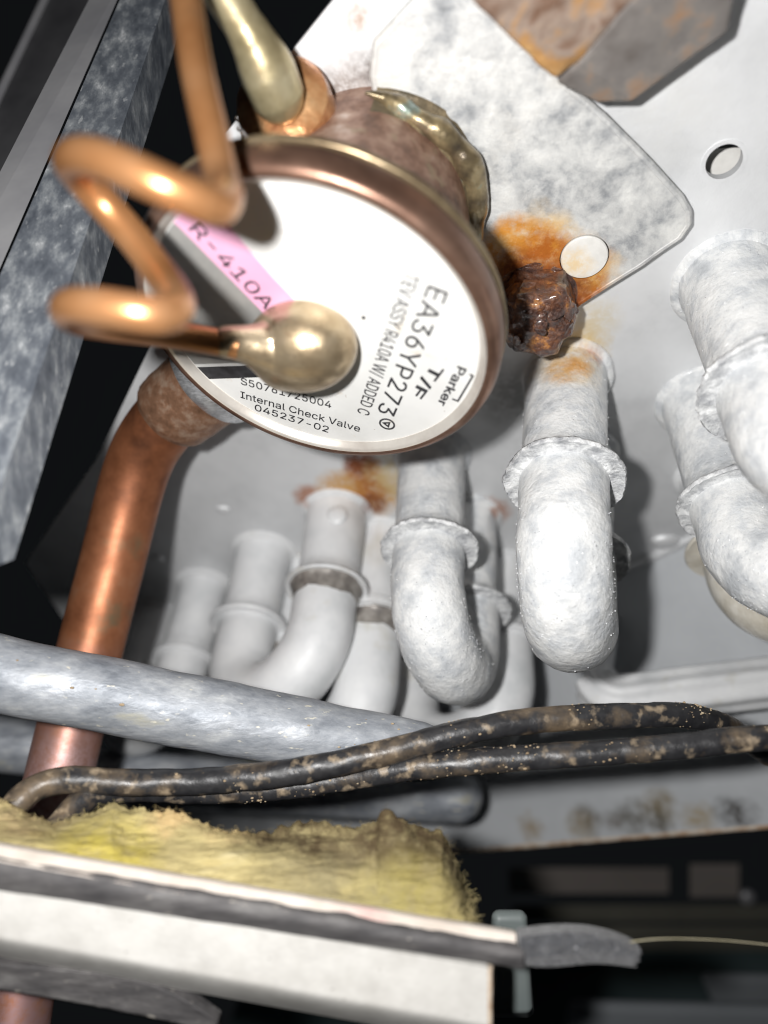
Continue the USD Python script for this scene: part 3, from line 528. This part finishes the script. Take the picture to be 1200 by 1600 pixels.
t = Thing('angle_bar', 'slanting grey galvanized bar with pale scuffs along the left edge', 'bar', P(100, 400, 80))
def bar(l0, r0, l1, r1, dep, n=50):
    def fn(uu, vv):
        a_ = l0 + (l1 - l0) * uu[..., None]; b_ = r0 + (r1 - r0) * uu[..., None]; return a_ + (b_ - a_) * vv[..., None]
    Vv, Ff = grid(fn, n, 12); return thick(Vv, Ff[:, ::-1], np.array(dep))
barA = bar(P(222, -80, 98), P(285, -80, 98), P(-205, 900, 60), P(-46, 900, 60), (1.0, 5.0, 1.0))
part(t, 'front_face', barA, 'zinc_bar', smooth=30)
part(t, 'side_face', boxbeam([P(286, -80, 98.4), P(302, -80, 103), P(286, -80, 103), P(-44, 900, 60.4), P(-8, 900, 64), P(-44, 900, 64)]), 'dull_steel', smooth=False)
part(t, 'inner_flange', boxbeam([P(218, -80, 99.5), P(180, -80, 101), P(218, -80, 102), P(-210, 900, 61.5), P(-290, 830, 64), P(-210, 900, 64)]), 'dull_steel', smooth=False)
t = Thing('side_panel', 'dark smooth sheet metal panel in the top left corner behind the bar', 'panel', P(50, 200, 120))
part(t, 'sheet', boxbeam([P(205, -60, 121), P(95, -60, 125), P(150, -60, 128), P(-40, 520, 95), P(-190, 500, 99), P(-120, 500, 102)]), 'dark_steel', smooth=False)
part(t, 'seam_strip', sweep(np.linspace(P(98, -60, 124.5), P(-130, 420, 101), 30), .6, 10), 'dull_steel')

# ================================================================ cables
def cable(label, pts, r, seed):
    t = Thing('black_cable', label, 'cable', pts[0], 'black cables crossing the lower half')
    pth = spline(pts, 220)
    part(t, 'sheath', sweep(pth, r, 26, wob=.16, wobs=1.6, seed=seed), 'cable')
    g = np.random.default_rng(seed); cl = []
    for q in range(1100):
        i = int(np.clip(g.beta(2.2, 1.5) * 219, 2, 217))
        if noise(pth[i] / 3.5, seed) < g.uniform(.5, .8): continue
        tn = unit(pth[i + 1] - pth[i - 1]); a1 = unit(np.cross(tn, [0, 1, 0])); x = g.uniform(0, 2 * math.pi)
        nn = a1 * math.cos(x) + np.cross(tn, a1) * math.sin(x); s_ = abs(g.normal(0, .05)) + .02
        m = trimesh.creation.icosphere(1, s_); m.vertices = m.vertices * np.array([1.3, .9, .9]) + (fbm(m.vertices * 4 + q, 2)[:, None] - .5) * s_; m.apply_translation(pth[i] + tn * g.uniform(-.35, .35) + nn * (r - .01)); cl.append(m)
    part(t, 'caked_dirt', cat(*cl), 'cable_dirt', kind='stuff')
    return t, pth
t, c1 = cable('upper black cable caked with tan dirt, arching over the lower one', [P(10, 1330, 70), P(22, 1262, 72.5), P(58, 1230, 74), P(110, 1219, 75), P(180, 1222, 76), P(280, 1222, 77), P(390, 1214, 77), P(500, 1198, 77), P(600, 1176, 77.5), P(700, 1150, 78), P(800, 1130, 78.5), P(900, 1121, 79), P(1000, 1118, 79.5), P(1070, 1118, 80.5), P(1120, 1130, 83), P(1160, 1150, 88), P(1200, 1180, 94)], 1.3, 41)
t, c2 = cable('lower black cable with dirt and a shiny smooth end at the right edge', [P(70, 1330, 71), P(110, 1268, 74), P(150, 1242, 76), P(210, 1233, 78), P(300, 1236, 79), P(420, 1232, 79), P(520, 1220, 79), P(620, 1203, 78), P(720, 1192, 77), P(820, 1184, 76.5), P(920, 1178, 76), P(1020, 1170, 75.5), P(1110, 1161, 75), P(1200, 1152, 74.5), P(1300, 1142, 74)], 1.25, 42)

# dark pipe end in the shade under the cables
t = Thing('shaded_pipe', 'dark grey pipe with a rounded end in the shade under the cables', 'pipe', P(600, 1250, 130))
q_ = np.linspace(P(150, 1215, 128), P(712, 1244, 128), 60)
q_ = np.vstack([q_, [q_[-1] + unit(q_[-1] - q_[0]) * 4.4 * math.sin(x) for x in np.linspace(.1, math.pi / 2, 10)]])
part(t, 'pipe', sweep(q_, np.concatenate([np.full(60, 4.4), 4.4 * np.cos(np.linspace(.1, math.pi / 2, 10)) + .01]), 30), 'zinc_pipe')
t = Thing('back_rail', 'pale grey rail end at the left edge under the zinc rail', 'rail', P(0, 1165, 115))
part(t, 'tube', sweep(np.linspace(P(-150, 1145, 118), P(95, 1172, 122), 20), 4.3, 30), 'zinc_pipe')

# ================================================================ insulation, door lip, foam strips
edge0 = lambda s, dy=0.0, d=64.0: np.stack([P(-60 + x * 805, 1312 + x * 145 + dy, d) for x in np.ravel(s)]).reshape(np.shape(s) + (3,))
tx = np.array([-60, 0, 22, 45, 90, 130, 165, 178, 200, 240, 268, 290, 310, 330, 365, 400, 430, 460, 485, 520, 560, 588, 594, 606, 625, 650, 690, 697, 712, 722, 738]); ty = np.array([1245, 1246, 1262, 1276, 1286, 1276, 1258, 1252, 1262, 1268, 1266, 1276, 1282, 1294, 1298, 1302, 1298, 1286, 1282, 1288, 1290, 1282, 1266, 1264, 1274, 1292, 1296, 1310, 1340, 1365, 1410])
t = Thing('insulation_batt', 'torn yellow glass wool insulation with dirty brown top edge', 'insulation', P(350, 1370, 67))
def wool(uu, vv):
    px = -60 + uu * 798
    top = np.interp(px, tx, ty); top = top + (fbm(np.stack([px / 9, px * 0, vv * 4], -1), 4, 3) - .5) * 16 * vv ** 8 * np.clip((735 - px) / 60, 0, 1)
    bx_ = px + 3 * vv; bot = 1312 + (px + 60) / 805 * 145 + 14
    py = bot + (top - bot) * vv; d_ = 64 + 7.5 * vv ** .9 + 1.2 * np.sin(uu * 17 + vv * 3) * vv
    q = np.stack([(px - 600) / 1200 * d_, d_, (800 - py) / 1200 * d_], -1)
    bulge = np.sin(np.clip(vv, 0, 1) * math.pi) * 1.6
    nz = (fbm(np.stack([q[..., 0] / 5, q[..., 1] / 2.2, q[..., 2] / 2.0], -1), 4, 7) - .5) * 1.1 + (fbm(q / np.array([2.6, 1.2, .5]), 4, 9) - .5) * .9
    q = q + (np.array([0, -.85, .5]) * (nz * np.clip(vv * 3 + .2, 0, 1) + bulge * .6)[..., None])
    jag = np.clip((uu - .97) / .03, 0, 1)
    q[..., 0] += jag * (fbm(np.stack([py / 7, py * 0, py * 0], -1), 4, 5) - .5) * 1.6
    return q
V, F = grid(wool, 420, 70)
part(t, 'wool', thick(V, F, np.array([.1, 3.0, -2.2])), 'wool', smooth=True)
curves, widths, counts = [], [], []
fr_ = np.random.default_rng(5)
for k in range(1500):
    if k < 420: uu, vv = fr_.uniform(.02, 1), fr_.uniform(.93, 1)
    elif k < 640: uu, vv = fr_.uniform(.985, 1), fr_.uniform(.05, 1)
    else: uu, vv = fr_.uniform(0, 1), fr_.uniform(.08, .98)
    p = wool(np.array(uu), np.array(vv)); dv = unit(fr_.normal(size=3) * np.array([1.2, .5, .6]) + (np.array([1.2, -.2, .2]) if 420 <= k < 640 else np.array([.1, -.5, .35]))) * fr_.uniform(.2, .75) * (1.0 if k < 640 else 2.2) * (np.ones(3) if k < 640 else np.array([1.3, .4, .45])); b2 = fr_.normal(size=3) * .35
    pts_ = [p - dv * .2, p + dv * .33 + b2 * .4, p + dv * .7 + b2 * .5, p + dv]; curves += [(q - t.o) * MM for q in pts_]; counts.append(4); widths += [.028 * MM, .025 * MM, .02 * MM, .01 * MM]
bc = UsdGeom.BasisCurves.Define(stage, t.path + '/loose_fibres'); bc.CreateTypeAttr('linear'); bc.CreatePointsAttr(Vt.Vec3fArray.FromNumpy(np.array(curves, np.float32))); bc.CreateCurveVertexCountsAttr(Vt.IntArray(counts)); bc.CreateWidthsAttr(Vt.FloatArray([float(x) for x in widths])); bc.SetWidthsInterpolation('vertex')
UsdShade.MaterialBindingAPI.Apply(bc.GetPrim()).Bind(MAT['wool']); bc.GetPrim().SetCustomDataByKey('kind', 'stuff')
# foil facing
def strip(y0a, y0b, y1a, y1b, d0, d1, xa, xb, dep, n=150, m=8, wob=.15, seed=0, sc=3.0, curl=0.0):
    """A long strip between two image lines, each from x = xa to xb."""
    def fn(uu, vv):
        px = xa + (xb - xa) * uu; py = (y0a + (y0b - y0a) * uu) * (1 - vv) + (y1a + (y1b - y1a) * uu) * vv
        d_ = d0 * (1 - vv) + d1 * vv - curl * np.sin(math.pi * vv)
        q = np.stack([(px - 600) / 1200 * d_, d_, (800 - py) / 1200 * d_], -1)
        return q + ((fbm(q / sc, 3, seed) - .5) * 2 * wob)[..., None] * np.array([0, -.6, .8])
    Vv, Ff = grid(fn, n, m); return thick(Vv, Ff[:, ::-1] if False else Ff, np.array(dep))
part(t, 'foil_facing', strip(1310, 1458, 1336, 1488, 63.2, 61.6, -60, 806, (0, .8, -.2), wob=.12, seed=2), 'foil', smooth=40)
t = Thing('door_lip', 'bright off-white folded metal lip along the bottom left, ending in a cut edge', 'metal lip', P(400, 1470, 61))
def lipf(uu, vv):
    px = -60 + 822 * uu + 0 * vv
    y0 = 1372 + 140 * uu; y1 = 1484 + 150 * uu
    py = y0 * (1 - vv) + y1 * vv; d_ = 62.6 - .3 * vv + np.clip(vv - .72, 0, 1) ** 2 * 55
    return np.stack([(px - 600) / 1200 * d_, d_, (800 - py) / 1200 * d_], -1)
V, F = grid(lipf, 60, 40)
part(t, 'lip', thick(V, F, np.array([0, .8, .1])), 'lip_paint', smooth=40)
ce = lipf(np.ones(30), np.linspace(0.02, 1, 30)); part(t, 'cut_edge', sweep(ce + np.array([.12, .4, 0]), .36, 10, wob=.08), 'raw_edge')
t = Thing('foam_strip', 'long dark grey foam seal strip between the glass wool and the bright lip', 'seal strip', P(400, 1400, 62))
part(t, 'strip', strip(1331, 1482, 1382, 1514, 61.8, 62.0, -60, 818, (0, 2.2, 0), wob=.2, seed=5, curl=.5, m=14), 'foam', smooth=50)
t = Thing('felt_scrap', 'torn end of dark felt sticking out past the foam strip', 'felt scrap', P(900, 1485, 62))
def feltf(uu, vv):
    px = 812 + 186 * uu + 5 * np.sin(vv * 5) * uu; top = 1464 - 10 * np.sin(uu * 2.6) + 22 * uu ** 3; bot = 1508 + 2 * uu + 3 * np.sin(uu * 7)
    px = px + np.clip((uu - .93) / .07, 0, 1) * (fbm(np.stack([vv * 9, vv * 0, vv * 0], -1), 3, 2) - .5) * 14
    py = top * (1 - vv) + bot * vv; d_ = 62.3 + 1.5 * uu - .6 * np.sin(math.pi * vv)
    q = np.stack([(px - 600) / 1200 * d_, d_, (800 - py) / 1200 * d_], -1); return q + ((fbm(q / .5, 3, 1) - .5) * .35)[..., None] * np.array([0, -1, .5])
V, F = grid(feltf, 130, 34)
part(t, 'felt', thick(V, F, np.array([.1, 1.8, -.25])), 'felt', smooth=True)
t = Thing('lower_foam_strip', 'dark grey foam strip slanting under the bright lip in the bottom left corner', 'seal strip', P(120, 1540, 66))
def lf(uu, vv):
    px = -60 + 400 * uu; top = 1500 + 34 * uu + 62 * np.clip((uu - .55) / .45, 0, 1) ** 2; bot = 1538 + 62 * uu + 15 * uu * uu
    py = top * (1 - vv) + np.maximum(bot, top + 1) * vv; d_ = 66.0 + .8 * vv
    q = np.stack([(px - 600) / 1200 * d_, d_, (800 - py) / 1200 * d_], -1); return q + ((fbm(q / 1.5, 3, 4) - .5) * .3)[..., None] * np.array([0, -1, .5])
V, F = grid(lf, 80, 12)
part(t, 'strip', thick(V, F, np.array([0, 1.6, -.1])), 'foam', smooth=True)

# ================================================================ the dark inside of the cabinet, lower right
t = Thing('cabinet_base', 'dark green blurred surface deep in the cabinet at the bottom right', 'cabinet base', P(1000, 1500, 300))
Q = lambda x0, y0, x1, y1, d, th=6: boxbeam([P(x, y, e) for e in (d, d + th) for x, y in ((x0, y0), (x1, y0), (x1, y1), (x0, y1))])
part(t, 'panel', boxbeam([P(400, 1485, 240), P(1500, 1485, 240), P(1500, 1485, 246), P(400, 1485, 246), P(300, 1760, 190), P(1600, 1760, 190), P(1600, 1760, 196), P(300, 1760, 196)]), 'panel_green', smooth=False)
part(t, 'pale_ledge', roundbox([P(x, y, d) for d in (176, 186) for x, y in ((885, 1572), (1450, 1585), (1450, 1700), (870, 1690))], 2.0), 'panel_grey', smooth=30)
part(t, 'pale_band', roundbox([P(x, y, d) for d in (205, 210) for x, y in ((1095, 1528), (1450, 1534), (1450, 1568), (1110, 1564))], 1.5), 'panel_grey', smooth=30)
t = Thing('back_board', 'brown and olive blurred boards in the dark behind the felt scrap', 'boards', P(1000, 1420, 240))
part(t, 'board', Q(795, 1356, 1045, 1396, 230), 'panel_brown', smooth=False)
part(t, 'board', Q(1078, 1350, 1155, 1402, 222), 'panel_brown', smooth=False)
part(t, 'board', Q(800, 1414, 1400, 1440, 240), 'panel_olive', smooth=False)
part(t, 'board', Q(800, 1446, 1400, 1486, 236), 'panel_olive', smooth=False)
part(t, 'bright_screw', ball(P(1168, 1402, 218), 2.2, 2, scale=(1, .6, 1)), 'dull_steel')
t = Thing('pale_post', 'blurred pale post standing just right of the lip and foam strip', 'post', P(795, 1500, 110))
part(t, 'post', roundbox([P(x, y, d) for d in (75, 80) for x, y in ((778, 1424), (814, 1424), (826, 1586), (766, 1586))], .8), 'post_white')
t = Thing('loose_thread', 'thin pale thread running right from the felt scrap', 'thread', P(1000, 1470, 66))
part(t, 'thread', sweep(spline([P(985, 1472, 63.5), P(1030, 1467, 64), P(1080, 1467, 65), P(1140, 1470, 66), P(1200, 1476, 67), P(1260, 1480, 68)], 60), .045, 6), 'thread')
